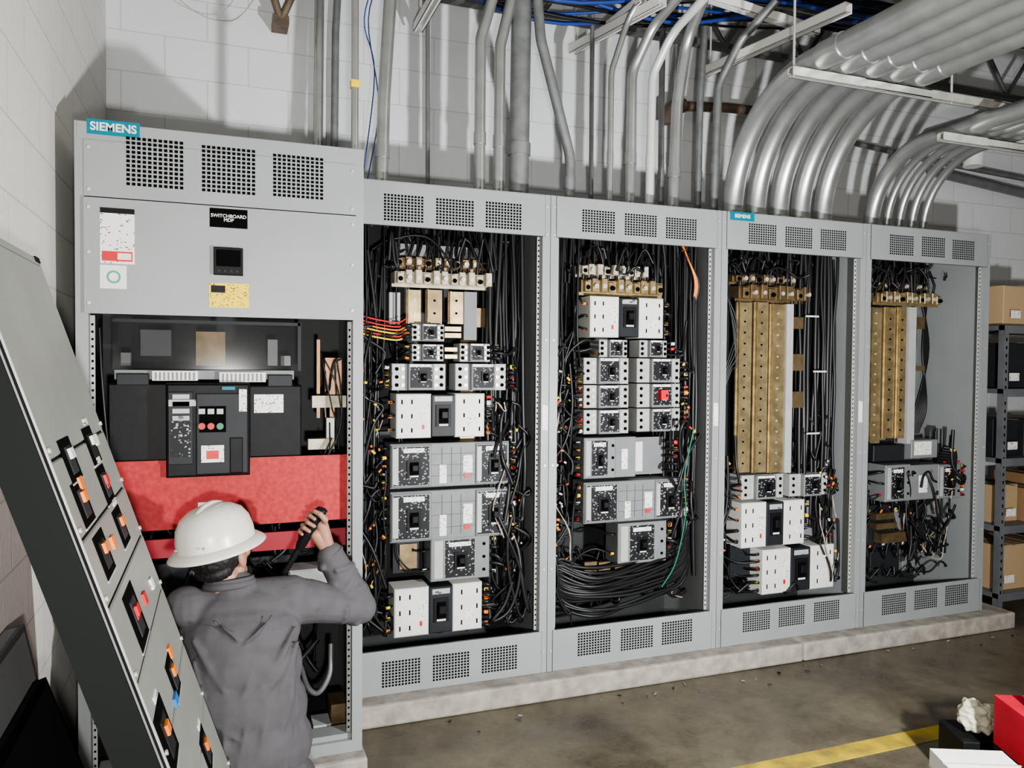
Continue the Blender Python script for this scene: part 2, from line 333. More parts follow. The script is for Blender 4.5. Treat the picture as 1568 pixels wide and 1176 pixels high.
# ---- section 2
E,x0,x1=dist_cabinet(2,[(587,298,649,340),(667,305,726,346),(743,310,799,351)],[(584,1010,644,1050),(662,1000,719,1040),(737,990,792,1028)],1)
B=MB(); R=lambda *r: rc(r,.1); Lb=[]
lugs(B,R(608,392,755,409),bronze,10,.15); lugs(B,R(608,413,758,438),cream,11,.12)
q=R(612,372,750,390); B.box(q[0],.2,q[1],q[2],.26,q[3],gplas)
for r in ((627,442,650,495),(657,442,683,495),(692,445,716,495)): bar(B,R(*r),bronze if r[0]==657 else brass,.17)
q=R(718,445,738,520); B.box(q[0],.18,q[1],q[2],.22,q[3],gplas); q=R(603,445,620,495); B.box(q[0],.2,q[1],q[2],.24,q[3],lplas); q=R(740,470,755,500); B.box(q[0],.2,q[1],q[2],.24,q[3],bronze)
for r,kd,nl,nr in (((633,496,683,522),'S',3,0),((633,527,682,553),'S',3,0),((707,526,754,554),'S',0,3),((602,557,685,598),'S',4,0),((700,557,778,598),'S',0,5),((607,603,742,670),'W',3,7),((598,678,780,745),'P',5,7),((598,750,780,826),'P',5,7),((660,822,750,888),'Q',2,5),((604,897,738,970),'W',4,8)):
    q=R(*r); breaker(B,q,kd); Lb.append((q,nl,nr))
for r in ((683,500,708,507),(683,510,708,517),(683,532,702,538),(683,543,702,549)): q=R(*r); B.box(q[0],.12,q[1],q[2],.16,q[3],brass)
q=R(602,830,655,885); B.box(q[0]+.02,.2,q[1],q[2],.22,q[3],char); B.box(q[0]+.05,.19,q[1]+.02,q[2]-.03,.2,q[3]-.03,bronze)
q=R(720,470,745,700); B.box(q[0],.26,q[1],q[2],.3,q[3],bronze)
B.finish('circuit_breakers_and_bus',E)
B=MB(); wires(B,Lb,x0+.05,x1-.05,1); trunks(B,x1-.27,x1-.06,.5,2.33,24,.011); trunks(B,x0+.25,x0+.75,1.98,2.36,20,.010,(.16,.3)); trunks(B,x0+.06,x0+.2,.4,2.1,16,.008,(.16,.3))
spaghetti(B,x0+.06,x0+.2,.35,1.75,45,mats=K); spaghetti(B,x1-.25,x1-.06,.35,1.4,60,(.006,.011),mats=K); spaghetti(B,x0+.08,x1-.08,.31,.42,40,(.006,.011),None,(.12,.3)); spaghetti(B,x0+.15,x1-.1,2.02,2.18,20,(.005,.009))
tags(B,x0+.07,x0+.19,.5,1.6,26); tags(B,x1-.2,x1-.08,.45,1.35,16)
for z,c in ((1.79,red),(1.77,red),(1.755,ora),(1.74,yel),(1.725,red),(1.71,yel)): B.tube(cr([(x0+.05,.15,z+.03),(x0+.12,.12,z),(x0+.25,.12,z-.02),(x0+.3,.14,z)],5),.0042,c,6,False)
B.finish('cable_harness',E)
# ---- section 3
E,x0,x1=dist_cabinet(3,[(891,322,942,357),(956,328,1006,362),(1019,334,1067,367)],[(884,966,935,1002),(950,960,1000,994),(1013,950,1060,985)],1)
B=MB(); Lb=[]
lugs(B,R(897,403,1003,422),cream,9,.15); lugs(B,R(897,426,1022,451),brass,10,.12)
for r,kd,nl,nr in (((904,455,1016,517),'W',3,4),((922,520,965,547),'S',3,0),((984,521,1026,547),'S',0,3),((898,548,967,588),'S',4,0),((980,549,1046,586),'S',0,4),((898,590,967,625),'S',4,0),((980,588,1046,624),'S',0,4),((898,628,967,665),'S',4,0),((980,626,1046,661),'S',0,4),((895,736,1046,798),'P',5,8),((947,800,1021,862),'Q',2,5)):
    q=R(*r); breaker(B,q,kd); Lb.append((q,nl,nr))
q=R(895,670,975,732); breaker(B,(q[0],q[1],q[0]+(q[2]-q[0])*.6,q[3]),'Q'); breaker(B,(q[0]+(q[2]-q[0])*.6,q[1],q[2],q[3]),'C'); Lb.append((q,5,0))
q=R(975,672,1030,730); B.box(q[0],.2,q[1],q[2],.22,q[3],gplas); B.box(q[0]+.02,.18,q[1]+.02,q[0]+.08,.2,q[3]-.02,wplas); Lb.append((q,0,5))
q=R(1008,597,1019,612); B.box(q[0],.07,q[1],q[2],.1,q[3],red)
for r in ((903,865,922,905),(925,865,943,905),(950,866,970,905),(975,868,998,905)): q=R(*r); B.box(q[0],.16,q[1],q[2],.18,q[3],bronze if r[0]<960 else lplas)
q=R(1046,420,1066,450); B.box(q[0],.2,q[1],q[2],.3,q[3],bronze)
B.finish('circuit_breakers_and_bus',E)
B=MB(); wires(B,Lb,x0+.05,x1-.05,1); trunks(B,x1-.22,x1-.05,.45,2.33,20,.011); trunks(B,x0+.12,x0+.75,2.0,2.36,20,.009,(.16,.3)); trunks(B,x0+.06,x0+.16,.4,2.15,14,.008,(.14,.32))
spaghetti(B,x0+.06,x0+.16,.35,1.75,40,mats=K); spaghetti(B,x1-.24,x1-.06,.35,1.3,45,(.006,.011),mats=K); spaghetti(B,x0+.1,x1-.1,2.05,2.18,20,(.005,.009)); spaghetti(B,x0+.1,x0+.5,.33,.6,24,(.005,.01),None,(.2,.34))
tags(B,x0+.07,x0+.15,.6,1.6,34); tags(B,x1-.2,x1-.08,.5,1.6,14)
for i in range(22): 
    z=.33+.011*i; B.tube(cr([(x0+.06+jit(.02),.1+jit(.03),.62+jit(.1)),(x0+.12,.12,z+.05),(x0+.3,.1+jit(.04),z+jit(.02)),(x0+.6,.12+jit(.04),z+.02+jit(.02)),(x1-.1,.14,z+.12),(x1-.08,.2,.9)],6),.009,cab,7,False)
for i in range(5): B.tube(cr([(x1-.16+i*.01,.2,2.3),(x1-.14,.1,2.15),(x1-.09+i*.006,.1,2.0),(x1-.1,.16,1.8),(x1-.12,.2,1.6)],6),.005,ora if i<3 else cab,6,False)
B.tube(cr([(x1-.1,.08,1.25),(x1-.16,.07,1.0),(x1-.15,.07,.8),(x1-.2,.08,.55),(x1-.27,.1,.42)],8),.004,green,6,False)
B.finish('cable_harness',E)
# ---- section 4
E,x0,x1=dist_cabinet(4,[(1146,343,1189,375),(1202,348,1244,380),(1256,352,1296,383)],[(1137,935,1179,966),(1192,928,1232,958),(1246,920,1285,950)],1)
B=MB(); Lb=[]
lugs(B,R(1137,418,1232,433),bronze,9,.16); lugs(B,R(1140,435,1250,461),bronze,8,.12)
for r in ((1133,462,1157,725),(1160,462,1182,725),(1184,465,1208,725)): bar(B,R(*r),brass,.14)
q=R(1209,465,1219,725); B.box(q[0],.13,q[1],q[2],.2,q[3],lplas); B.box(q[2]+.02,.3,q[1],q[2]+.1,.31,q[3],gplas)
for r in ((1218,485,1238,503),(1218,542,1238,568),(1218,600,1238,625)): q=R(*r); B.box(q[0],.14,q[1],q[2],.24,q[3],bronze)
for r,kd,nl,nr in (((1141,728,1205,765),'S',4,0),((1215,726,1273,760),'S',0,5),((1136,768,1232,836),'W',4,4),((1168,838,1277,905),'W',6,3)):
    q=R(*r); breaker(B,q,kd); Lb.append((q,nl,nr))
q=R(1236,770,1262,830); B.box(q[0],.18,q[1],q[2],.2,q[3],gplas); q=R(1135,838,1166,890); B.box(q[0],.2,q[1],q[2],.22,q[3],char)
q=rc((1118,325,1155,338),-.004); B.box(q[0],-.006,q[1],q[2],-.004,q[3],teal)
B.finish('circuit_breakers_and_bus',E); text('SIEMENS',.026,((q[0]+q[2])/2,-.0065,(q[1]+q[3])/2),E,whitep,'badge_lettering',bold=.0008)
B=MB(); wires(B,Lb,x0+.05,x1-.05,1); trunks(B,x0+.60,x0+.84,.65,2.33,24,.012,(.12,.3)); trunks(B,x0+.06,x0+.2,1.95,2.36,7,.009); trunks(B,x0+.2,x0+.8,2.02,2.36,18,.009,(.16,.3))
trunks(B,x0+.05,x0+.09,.5,1.9,5,.006); trunks(B,x1-.11,x1-.05,.4,2.2,6,.008)
spaghetti(B,x0+.52,x0+.88,1.0,1.3,26,mats=K,y=(.14,.3)); spaghetti(B,x0+.06,x0+.14,.4,1.1,36,(.005,.009)); spaghetti(B,x0+.1,x1-.1,2.08,2.18,18,(.005,.009)); spaghetti(B,x1-.2,x1-.06,.35,1.0,36,(.005,.010),K); spaghetti(B,x0+.1,x1-.1,.32,.37,20,(.005,.010))
tags(B,x0+.07,x0+.15,.5,1.1,10); tags(B,x1-.2,x1-.1,.6,1.05,10)
for i in range(5): B.tube(cr([(x0+.07+i*.02,.2,2.3),(x0+.09+i*.01,.1,2.0-.02*i),(x0+.16,.08,1.8-.05*i),(x0+.1+i*.01,.1,1.55),(x0+.08,.15,1.3)],6),.005,cab,6,False)
for z,xx in ((1.2,.66),(1.55,.7),(1.86,.64)): B.box(x0+xx,.1,z,x0+xx+.09,.105,z+.009,whitep)
B.finish('cable_harness',E)
# ---- section 5
E,x0,x1=dist_cabinet(5,[(1362,360,1399,391),(1411,363,1447,394),(1458,368,1492,398)],[(1350,909,1387,940),(1400,902,1435,932),(1447,895,1482,926)])
B=MB(); Lb=[]
lugs(B,R(1353,446,1450,466),brass,10,.12); lugs(B,R(1345,430,1440,442),bronze,9,.17)
for r in ((1337,470,1357,680),(1360,470,1378,672),(1380,470,1395,672)): bar(B,R(*r),brass,.14)
q=R(1397,470,1408,680); B.box(q[0],.13,q[1],q[2],.2,q[3],lplas)
for r in ((1408,485,1425,503),(1408,560,1425,568),(1350,788,1378,797),(1350,803,1382,812),(1358,818,1398,833)): q=R(*r); B.box(q[0],.14,q[1],q[2],.2,q[3],bronze)
for r,kd,nl,nr in (((1357,712,1395,768),'Q',3,0),((1395,712,1440,765),'C',0,0),((1438,711,1472,763),'Q',0,7)):
    q=R(*r); breaker(B,q,kd); Lb.append((q,nl,nr))
for r,m_ in (((1350,778,1388,845),char),((1392,785,1412,840),gplas),((1415,782,1440,838),char),((1355,850,1400,885),char),((1405,848,1425,880),gplas)): q=R(*r); B.cbox(q[0],.21,q[1],q[2],.3,q[3],m_,.004)
q=R(1400,674,1440,702); B.cbox(q[0],.12,q[1],q[2],.25,q[3],gplas,.004); B.quad(q[0]+.02,q[1]+.02,q[2]-.05,q[3]-.01,.1195,wlab); q=R(1350,683,1398,708); B.cbox(q[0],.16,q[1],q[2],.25,q[3],char,.004)
B.box(x0+.5,.44,.32,x1-.045,.45,2.15,mat('back_pan_gray',(.17,.185,.18),.5,0,4,.1)); B.box(x0+.66,.436,.95,x0+.85,.44,1.25,gplas)
B.finish('circuit_breakers_and_bus',E)
B=MB(); wires(B,Lb,x0+.05,x1-.12,1,ztop=1.2); trunks(B,x0+.07,x0+.13,.5,2.1,8,.008)
for i in range(9): B.tube(cr([(x0+.6+i*.012,.25,2.33),(x0+.62+i*.008,.2,2.05),(x0+.66-i*.006,.16,1.7),(x0+.56+i*.01,.15,1.35),(x0+.52+i*.01,.17,1.18)],6),.008,cab,6,False)
trunks(B,x0+.1,x0+.6,2.0,2.3,16,.009,(.16,.3)); trunks(B,x0+.12,x0+.5,.5,.93,16,.008,(.22,.34))
spaghetti(B,x0+.06,x0+.5,.42,.90,50,mats=K,y=(.18,.34)); spaghetti(B,x0+.45,x0+.82,.42,.95,50,(.005,.010),mats=K+[ctan]); spaghetti(B,x0+.1,x0+.7,2.05,2.18,20)
spaghetti(B,x0+.06,x0+.14,.6,1.2,20,mats=K); spaghetti(B,x0+.1,x1-.15,.32,.38,12)
for i in range(14): B.tube(cr([(x0+.78-.01*i,.14,1.09-.016*i),(x0+.83,.10,1.07-.016*i),(x0+.84-i*.006,.12,.95-.01*i),(x0+.74-i*.012,.15,.78-.005*i),(x0+.55,.2,.70-.014*i)],6),.009,cab,6,False)
tags(B,x0+.2,x0+.6,.45,.85,14,.17); tags(B,x0+.76,x0+.86,.8,1.1,10)
B.finish('cable_harness',E)
# ---- section 1 main
x0,x1=-W,0; Y=-PD; E=empty('main_switchboard_cabinet',(-W/2,-.1,Z0))
B=MB(); shell(B,x0,Y,.75,1.74,.16,.15)
P1=2.136;P2=1.745
B.box(x0+.03,Y-.004,P1+.002,x1-.03,Y,2.325,paint); B.box(x0+.03,Y-.012,P2,x1-.03,Y,P1-.003,paint); B.box(x0+.03,Y-.001,P1-.003,x1-.03,Y,P1+.002,hole)
B.box(x0+.04,Y,P2,x1-.04,Y+.01,P1+.2,paint); B.box(x0+.01,Y-.002,2.328,x1-.01,Y,T-.002,paint)
for r in ((192,212,282,288),(308,225,392,297),(417,238,496,304)): vent(B,rc(r,Y-.004),Y-.004,11,11)
screws(B,[(x,z) for x in (x0+.045,x1-.045) for z in (2.3,2.16)],Y-.004); screws(B,[(x,z) for x in (x0+.045,x1-.045) for z in (2.1,1.95,1.78)],Y-.012)
def lab(r,m,y=Y-.012,t=.0015): q=rc(r,y); B.box(q[0],y-t,q[1],q[2],y,q[3],m); return q
qb=lab((133,185,214,208),teal,Y-.002); ql=lab((321,320,379,349),hole); lab((153,319,206,404),wlab); lab((153,319,206,327),blk,Y-.0136); lab((156,385,203,400),red,Y-.0136,.0006); lab((180,388,201,398),whitep,Y-.0143,.0005)
lab((153,406,194,442),whitep); q=lab((320,434,381,471),ylab); lab((323,437,345,448),blk,Y-.0136,.0006)
q=rc((174,424,174,424),Y-.014); B.tube([(q[0],Y-.0135,q[1]),(q[0],Y-.0142,q[1])],.022,mat('seal_green',(.08,.3,.25),.5),20); B.tube([(q[0],Y-.014,q[1]),(q[0],Y-.0148,q[1])],.015,whitep,20)
q=rc((327,380,372,422),Y-.012); B.cbox(q[0],Y-.03,q[1],q[2],Y-.012,q[3],blk,.003); B.quad(q[0]+.008,q[1]+.03,q[2]-.008,q[3]-.008,Y-.0305,hole)
for i in range(4): B.tube([(q[0]+.018+.02*i,Y-.03,q[1]+.014),(q[0]+.018+.02*i,Y-.033,q[1]+.014)],.005,char,8)
B.finish('enclosure_frame',E)
text('SIEMENS',.038,((qb[0]+qb[2])/2,Y-.0045,(qb[1]+qb[3])/2),E,whitep,'badge_lettering',bold=.0011)
text('SWITCHBOARD\nMDP',.0165,((ql[0]+ql[2])/2,Y-.0145,(ql[1]+ql[3])/2),E,whitep,'nameplate_lettering',bold=.0002)
B=MB(); yi=Y+.1
def bx(r,y,t,m,c=0):
    q=rc(r,y); (B.cbox(q[0],y,q[1],q[2],y+t,q[3],m,c) if c else B.box(q[0],y,q[1],q[2],y+t,q[3],m)); return q
bx((165,587,257,712),yi,.3,blk,.006); bx((381,590,462,702),yi,.3,blk,.006); bx((254,587,383,730),yi-.07,.3,blk,.008)
yy=yi-.071
bx((257,600,296,712),yy-.008,.01,char,.003); bx((300,602,380,726),yy-.006,.01,char,.004); bx((262,645,292,700),yy-.012,.006,dlab); bx((258,612,300,622),yy-.0125,.001,glab)
bx((305,622,346,662),yy-.01,.006,hole); bx((308,682,343,708),yy-.009,.002,wlab); bx((316,690,335,703),yy-.0095,.002,red); bx((389,604,434,632),yi-.002,.002,wlab)
for a,c in ((309,red),(323,red),(337,green)):
    q=rc((a-5,626,a+5,634),yy-.012); B.box(q[0],yy-.014,q[1],q[2],yy-.01,q[3],lplas); q=rc((a-6,646,a+6,659),yy-.012); cx=(q[0]+q[2])/2; cz=(q[1]+q[3])/2; B.tube([(cx,yy-.01,cz),(cx,yy-.022,cz)],.012,c,14)
for b_ in range(4): bx((264,604+b_*11,290,611+b_*11),yy-.0125,.001,glab if b_%2 else lplas)
bx((352,670,372,724),yy-.012,.008,blk,.003); bx((366,596,378,630),yy-.008,.002,wlab); bx((340,592,360,597),yy-.0075,.002,teal)
bx((175,567,450,581),yi+.02,.04,gplas); bx((233,568,303,583),yi,.03,wplas); bx((336,570,407,585),yi,.03,wplas)
for i in range(10): bx((237+i*6.5,570,240+i*6.5,582),yi-.001,.002,gplas); bx((340+i*6.5,572,343+i*6.5,584),yi-.001,.002,gplas)
bx((178,572,228,590),yi-.004,.02,char,.003); bx((410,574,448,592),yi-.004,.02,char,.003)
bx((148,702,538,806),Y+.06,.006,redboard); bx((148,820,538,848),yi+.1,.02,mat('red_inner_bus',(.30,.01,.02),.5))
bx((303,769,330,779),Y+.058,.002,wlab)
bx((172,494,460,568),Y+.16,.008,clear); bx((172,491,460,496),Y+.158,.012,char); bx((456,494,461,568),Y+.158,.012,char)
for r in ((215,505,262,545),(300,508,345,560)): bx(r,Y+.3,.05,bronze if r[0]>250 else gplas)
for r in ((410,520,425,560),(430,545,445,560),(185,540,200,560)): bx(r,Y+.25,.04,lplas)
bx((498,548,523,604),Y+.2,.03,copper); bx((485,520,490,640),Y+.25,.03,copper); bx((505,604,512,700),Y+.22,.03,copper)
bx((478,606,530,624),Y+.13,.05,cream); bx((472,672,512,688),Y+.13,.05,cream); bx((500,640,512,672),Y+.16,.03,zinc)
bx((442,872,505,908),Y+.12,.12,lplas,.006); bx((445,893,503,903),Y+.118,.003,wlab); bx((507,1078,532,1125),Y+.15,.12,bronze); bx((480,1110,507,1125),Y+.12,.1,lplas)
bx((160,860,445,900),Y+.3,.02,char); bx((160,905,300,1060),Y+.45,.01,inner); bx((300,930,420,1060),Y+.42,.05,char)
q=rc((150,1120,540,1150),Y+.03); B.box(q[0],Y+.02,.14,q[2],Y+.1,.165,paint)
B.finish('air_circuit_breaker_and_bus',E)
B=MB()
spaghetti(B,-.14,-.07,1.2,1.6,9,(.0025,.004),[cab,cab,cab,lplas],(Y+.08,Y+.2)); spaghetti(B,-.9,-.1,.8,.98,20,(.004,.008),[cab],(Y+.15,Y+.35)); spaghetti(B,-.9,-.08,.15,.8,45,(.005,.012),[cab],(Y+.15,Y+.4))
B.tube(cr([sv(507,985,Y+.12),sv(505,1030,Y+.1),sv(488,1060,Y+.1),sv(470,1050,Y+.14),sv(455,1000,Y+.3)],8),.011,galvd,8)
B.tube(cr([(x0+.06,Y+.1,1.7),(x0+.07,Y+.09,1.5),(x0+.09,Y+.1,1.25),(x0+.12,Y+.12,1.2)],6),.005,cab,6)
B.finish('control_wiring',E)
# ------------------------------------------------------------------ conduits
B=MB()
def vconduit(pts,r,m,R=.12,coup=True):
    P=[sv(a,b,yy) for a,b,yy in pts]; P[0].z=T; r*=1.1
    path=fil(P,R); B.tube(path,r,m,14)
    B.tube([P[0],P[0]+V((0,0,.035))],r*1.35,zinc,12)
    if coup: p=P[0]+(P[1]-P[0])*.35; d=(P[1]-P[0]).normalized(); B.tube([p,p+d*.06],r*1.13,m,14)
vconduit([(584,275,.2),(588,150,.2),(600,-40,.2)],.027,galv)
vconduit([(734,285,.25),(736,60,.25),(762,-30,.25)],.025,galv)
vconduit([(763,288,.25),(766,70,.25),(790,-30,.25)],.025,galv)
vconduit([(794,292,.25),(797,100,.25),(800,-40,.25)],.046,galvd)
vconduit([(872,300,.2),(873,240,.2),(828,60,.2),(820,-40,.2)],.024,galvd,.25)
vconduit([(933,303,.25),(936,110,.25),(965,20,.2),(1010,-40,.0)],.015,galv,.2)
vconduit([(964,306,.25),(968,110,.25),(1000,40,.15),(1060,-30,-.1)],.024,galv,.2)
vconduit([(994,308,.25),(999,115,.25),(1030,50,.15),(1085,-10,-.1)],.021,mat('pale_conduit',(.7,.7,.68),.4,.3),.2)
vconduit([(1030,310,.25),(1037,160,.25),(1052,60,.2),(1080,-10,0)],.028,galv,.2)
vconduit([(1092,320,.3),(1100,130,.3),(1135,60,.2),(1190,0,0)],.021,galvd,.2)
vconduit([(1068,318,.45),(1072,150,.45),(1085,-40,.45)],.018,galvd,.2)
vconduit([(905,300,.5),(906,150,.5),(908,-40,.5)],.012,galvd,.2); vconduit([(1012,308,.5),(1013,150,.5),(1016,-40,.5)],.016,galvd,.2)
B.finish('electrical_conduit_risers',origin=(1,.25,T))
B=MB(); Z=3.046
for a in (1125,1160,1195,1228,1262):
    x=sv(a,325,.2).x; B.tube(fil([(x,.22,T),(x,.22,Z),(x,-5.5,Z)],.62,16),.057,galv,20); B.tube([(x,.22,T),(x,.22,T+.04)],.07,zinc,18)
    B.tube([(x,-.46,Z),(x,-.6,Z)],.063,galv,18)
for a,rr in ((1338,.045),(1362,.024),(1381,.024),(1400,.024),(1418,.024)):
    x=sv(a,330,.2).x; z2=2.84; B.tube(fil([(x,.22,T),(x,.22,z2),(x,-5.5,z2)],.42,14),rr,galv,16); B.tube([(x,.22,T),(x,.22,T+.03)],rr*1.3,zinc,14)
B.finish('large_conduit_bank',origin=(2.6,.2,T))
B=MB()
def strut(a,b,s=.041,m=zinc):
    a=V(a);b=V(b);d=(b-a);L_=d.length;M=Matrix.Translation(a)@d.to_track_quat('Y','Z').to_matrix().to_4x4()
    B.box(-s/2,0,-s/2,-s/2+.004,L_,s/2,m,M); B.box(s/2-.004,0,-s/2,s/2,L_,s/2,m,M); B.box(-s/2,0,s/2-.004,s/2,L_,s/2,m,M)
    B.box(-s/2,0,-s/2,-s/2+.014,L_,-s/2+.004,m,M); B.box(s/2-.014,0,-s/2,s/2,L_,-s/2+.004,m,M)
def rod(x,y,z0,z1): B.cyl((x,y,z0),(x,y,z1),.006,zinc,8)
pt=sv(1215,128,-.42)
strut((pt.x-.02,-.42,2.965),(4.6,-.42,2.965)); strut((pt.x-.02,-2.4,2.965),(4.6,-2.4,2.965)); 
for x in (pt.x+.0,3.02,4.5): rod(x,-.42,2.94,CZ); rod(x,-2.4,2.94,CZ)
strut((2.95,-.42,2.765),(4.2,-.42,2.765)); rod(4.1,-.42,2.74,2.965)
B.finish('strut_trapeze_hanger',origin=(3,-.42,2.965))
EO=empty('overhead_strut_rack',(1.5,.3,3.5))
B=MB(); pale=mat('pale_strut',(.78,.77,.74),.5,.05)
for p,q in (((1080,110,.5),(1300,-8,-.45)),((876,76,.72),(1015,-5,.0)),((640,42,.8),(672,-12,.35))):
    a=sv(*p);b=sv(*q);b.z=a.z; strut(a,b,.05,pale); rod(a.x,a.y-.05,a.z,CZ)
a=sv(925,45,.5); b=sv(985,-5,.1); b.z=a.z; strut(a,b,.041,pale)
strut((1.5,.2,3.62),(2.7,.2,3.5),.05,pale); strut((.2,.35,3.75),(2.2,.35,3.75)); rod(.4,.35,3.75,CZ); rod(2.0,.35,3.75,CZ)
B.finish('strut_channels',EO)
B=MB(); bluew=mat('blue_data_cable',(.02,.05,.25),.5)
for i in range(20):
    z=3.58+jit(.12); y=.35+jit(.15); B.tube(cr([(-.1+jit(.2),y,z+.35),(.5,y+jit(.08),z+jit(.06)),(1.1,y+jit(.08),z-.05+jit(.06)),(1.8,y+jit(.08),z+jit(.08)),(2.4,y,z+.1+jit(.06)),(3.2,y,z+.15),(4.2,y,z+.25)],5),random.uniform(.005,.011),bluew if i%3==0 else cab,6,False)
for x_,zb in ((.16,2.95),(.18,2.8)): B.tube(cr([(x_,.3,3.9),(x_+.04,.3,3.5),(x_-.03,.3,3.2),(x_+.02,.3,zb),(x_-.05,.25,T)],6),.003,bluew,5,False)
B.tube(cr([(-1.0,.7,3.9),(-.75,.75,3.4),(-.45,.8,3.3),(-.25,.75,3.6),(-.1,.7,3.95)],8),.002,cream,5,False)
B.finish('cable_bundle',EO)
B=MB(); X=.03; B.tube(fil([(X,-.06,CZ-.02),(X,-.06,1.96)],.1),.016,galv,12)
zf=sv(570,430,-.06).z
B.tube([(X,-.06,1.97),(X,-.06,zf+.06)],.014,galv,12); B.cbox(X-.022,-.09,zf-.07,X+.024,-.035,zf+.07,mat('cast_fitting',(.5,.5,.48),.5,.4),.01); B.cyl((X,-.06,zf-.045),(X-.03,-.06,zf-.045),.018,galv); B.cyl((X,-.06,zf+.06),(X,-.06,zf+.1),.019,galv)
B.box(X-.018,-.078,2.75,X+.018,-.042,2.78,yel)
B.finish('conduit_with_elbow_fitting',origin=(X,-.06,2))
B=MB()
def wc(pts,r,m,R=.1,yo=.03): B.tube(fil([sv(a,b,BY-r-yo) for a,b in pts],R),r,m,12)
wc([(487,235),(490,-60)],.025,galv); wc([(512,235),(514,50),(520,-60)],.02,galvd); wc([(655,300),(655,-60)],.012,galvd); 
rust=mat('rusty_pipe',(.20,.15,.11),.6,.5,12,.4)
wc([(1018,178),(1050,163),(1110,165),(1180,172)],.03,rust,.1,.1); 
B.tube(fil([sv(1022,190,.75),sv(1020,163,.75),sv(1048,160,.75)],.08),.035,rust,12)
wc([(1425,262),(1570,297),(1700,330)],.035,galvd); wc([(1290,215),(1420,245),(1600,280)],.02,galvd,.1,.05)
B.tube([(-.9,.7,3.86),(4.5,.7,3.86)],.03,galvd,12); B.tube([(-.9,.55,3.8),(4.5,.55,3.8)],.02,galv,12); B.tube([(.3,.1,3.72),(5.5,.1,3.72)],.025,galv,12)
B.box(-.25,.78,3.32,-.17,.92,3.36,rust); B.tube([(-.21,.8,3.34),(-.30,.75,3.6)],.02,rust,8); B.tube([(-.21,.8,3.34),(-.10,.75,3.6)],.02,rust,8)
B.finish('wall_mounted_piping',origin=(1,BY,3))
B=MB(); ins=mat('white_pipe_insulation',(.78,.77,.74),.7,0,12,.1,.5)
B.tube(fil([sv(1435,228,.6),sv(1475,215,.6),sv(1510,208,.55),sv(1620,225,.5)],.08),.06,ins,14); B.tube(fil([sv(1490,255,.6),sv(1492,215,.6),sv(1540,185,.6)],.06),.065,ins,14)
B.finish('insulated_pipe',origin=(4.2,.6,2.9))
B=MB(); st=mat('joist_steel',(.12,.12,.12),.6,.3,10,.3)
for yj in (.62,-1.4,-3.6):
    B.box(LX+.02,yj-.03,3.94,RX-.02,yj+.03,3.99,st); B.box(LX+.02,yj-.03,3.5,RX-.02,yj+.03,3.53,st)
    x=LX+.1; k=0
    while x<RX-.4: B.cyl((x,yj,3.53 if k%2 else 3.94),(x+.3,yj,3.94 if k%2 else 3.53),.014,st,8); x+=.3; k+=1
B.finish('open_web_roof_joist',origin=(3,.62,3.7))
# ------------------------------------------------------------------ shelving right
B=MB(); sg=mat('shelf_steel',(.17,.175,.185),.5,.2,8,.2); card=mat('cardboard',(.30,.18,.09),.8,0,12,.2); 
E=empty('storage_shelving_unit',(4.75,.4,0))
xa,xb,ya,yb=4.12,5.4,.1,.6
for x in (xa,xb):
    for y in (ya,yb): 
        B.box(x-.02,y-.02,0,x+.02,y+.02,1.85,sg)
        z=.1
        while z<1.8: B.quad(x-.006,z,x+.006,z+.02,y-.0205,hole); z+=.05
for z in (.12,.55,.98,1.42,1.82): B.box(xa-.02,ya-.02,z,xb+.02,yb+.02,z+.03,sg); B.box(xa-.02,ya-.022,z-.02,xb+.02,ya-.018,z+.03,sg)
B.finish('shelf_frame',E)
B=MB(); 
for z in (.15,.58,1.01,1.45,1.85):
    x=xa+.05
    while x<xb-.3:
        w=random.uniform(.2,.32); h=random.uniform(.18,.30); B.cbox(x,ya+random.uniform(.02,.1),z,x+w,yb-.05,z+h,random.choice([card,char,char,mat('tan_box',(.42,.30,.17),.8)]),.004); B.box(x+w*.45,ya+.02,z+h,x+w*.55,yb-.05,z+h+.001,cream); B.quad(x+.03,z+.05,x+.12,z+.1,ya+.018,wlab); x+=w+.02
B.finish('stored_boxes',E)
# ------------------------------------------------------------------ leaning covers
def lean(slope):
    n=math.sqrt(1+slope*slope); Lv=V((-slope,0,1))/n; Nv=V((1,0,slope))/n; Wv=V((0,-1,0))
    return Matrix(((Wv.x,-Nv.x,Lv.x,0),(Wv.y,-Nv.y,Lv.y,0),(Wv.z,-Nv.z,Lv.z,0),(0,0,0,1))),Lv,Nv
M,Lv,Nv=lean(.328); O=V((-.353,-1.08,0.012)); M.translation=O
B=MB(); WD,LN=.78,1.935
def pl(a,b):
    p=hit(a,b,O,Nv)-O; return (-p.y, p.dot(Lv))
gp=mat('gray_cover_enamel',(.29,.295,.27),.45,0,5,.1); edge=mat('dark_cover_edge',(.012,.014,.013),.7,spec=.06)
B.box(0,0,0,.02,.045,LN,gp,M); B.box(WD-.05,-.002,0,WD,.07,LN,edge,M); B.box(WD-.056,-.006,0,WD-.05,.0,LN,lplas,M); B.box(WD-.012,-.005,0,WD-.008,.0,LN,gplas,M); B.box(0,0,LN-.02,WD,.045,LN,gp,M); B.box(0,0,0,WD,.045,.02,gp,M)
B.box(WD-.05,-.003,LN-.03,WD,.075,LN+.002,edge,M); B.box(0,-.003,LN-.012,.05,.05,LN+.002,edge,M)
cuts=[((92,680),(115,728)),((124,662),(150,702)),((112,745),(135,795)),((150,722),(166,762)),((146,828),(166,868)),((175,790),(190,822)),((192,905),(218,982)),((240,1090),(262,1170)),((248,1010),(275,1060)),((300,1120),(325,1176))]
zs=[.02,.22,.44,.66,.83,1.0,1.16,1.30,1.46,1.915]
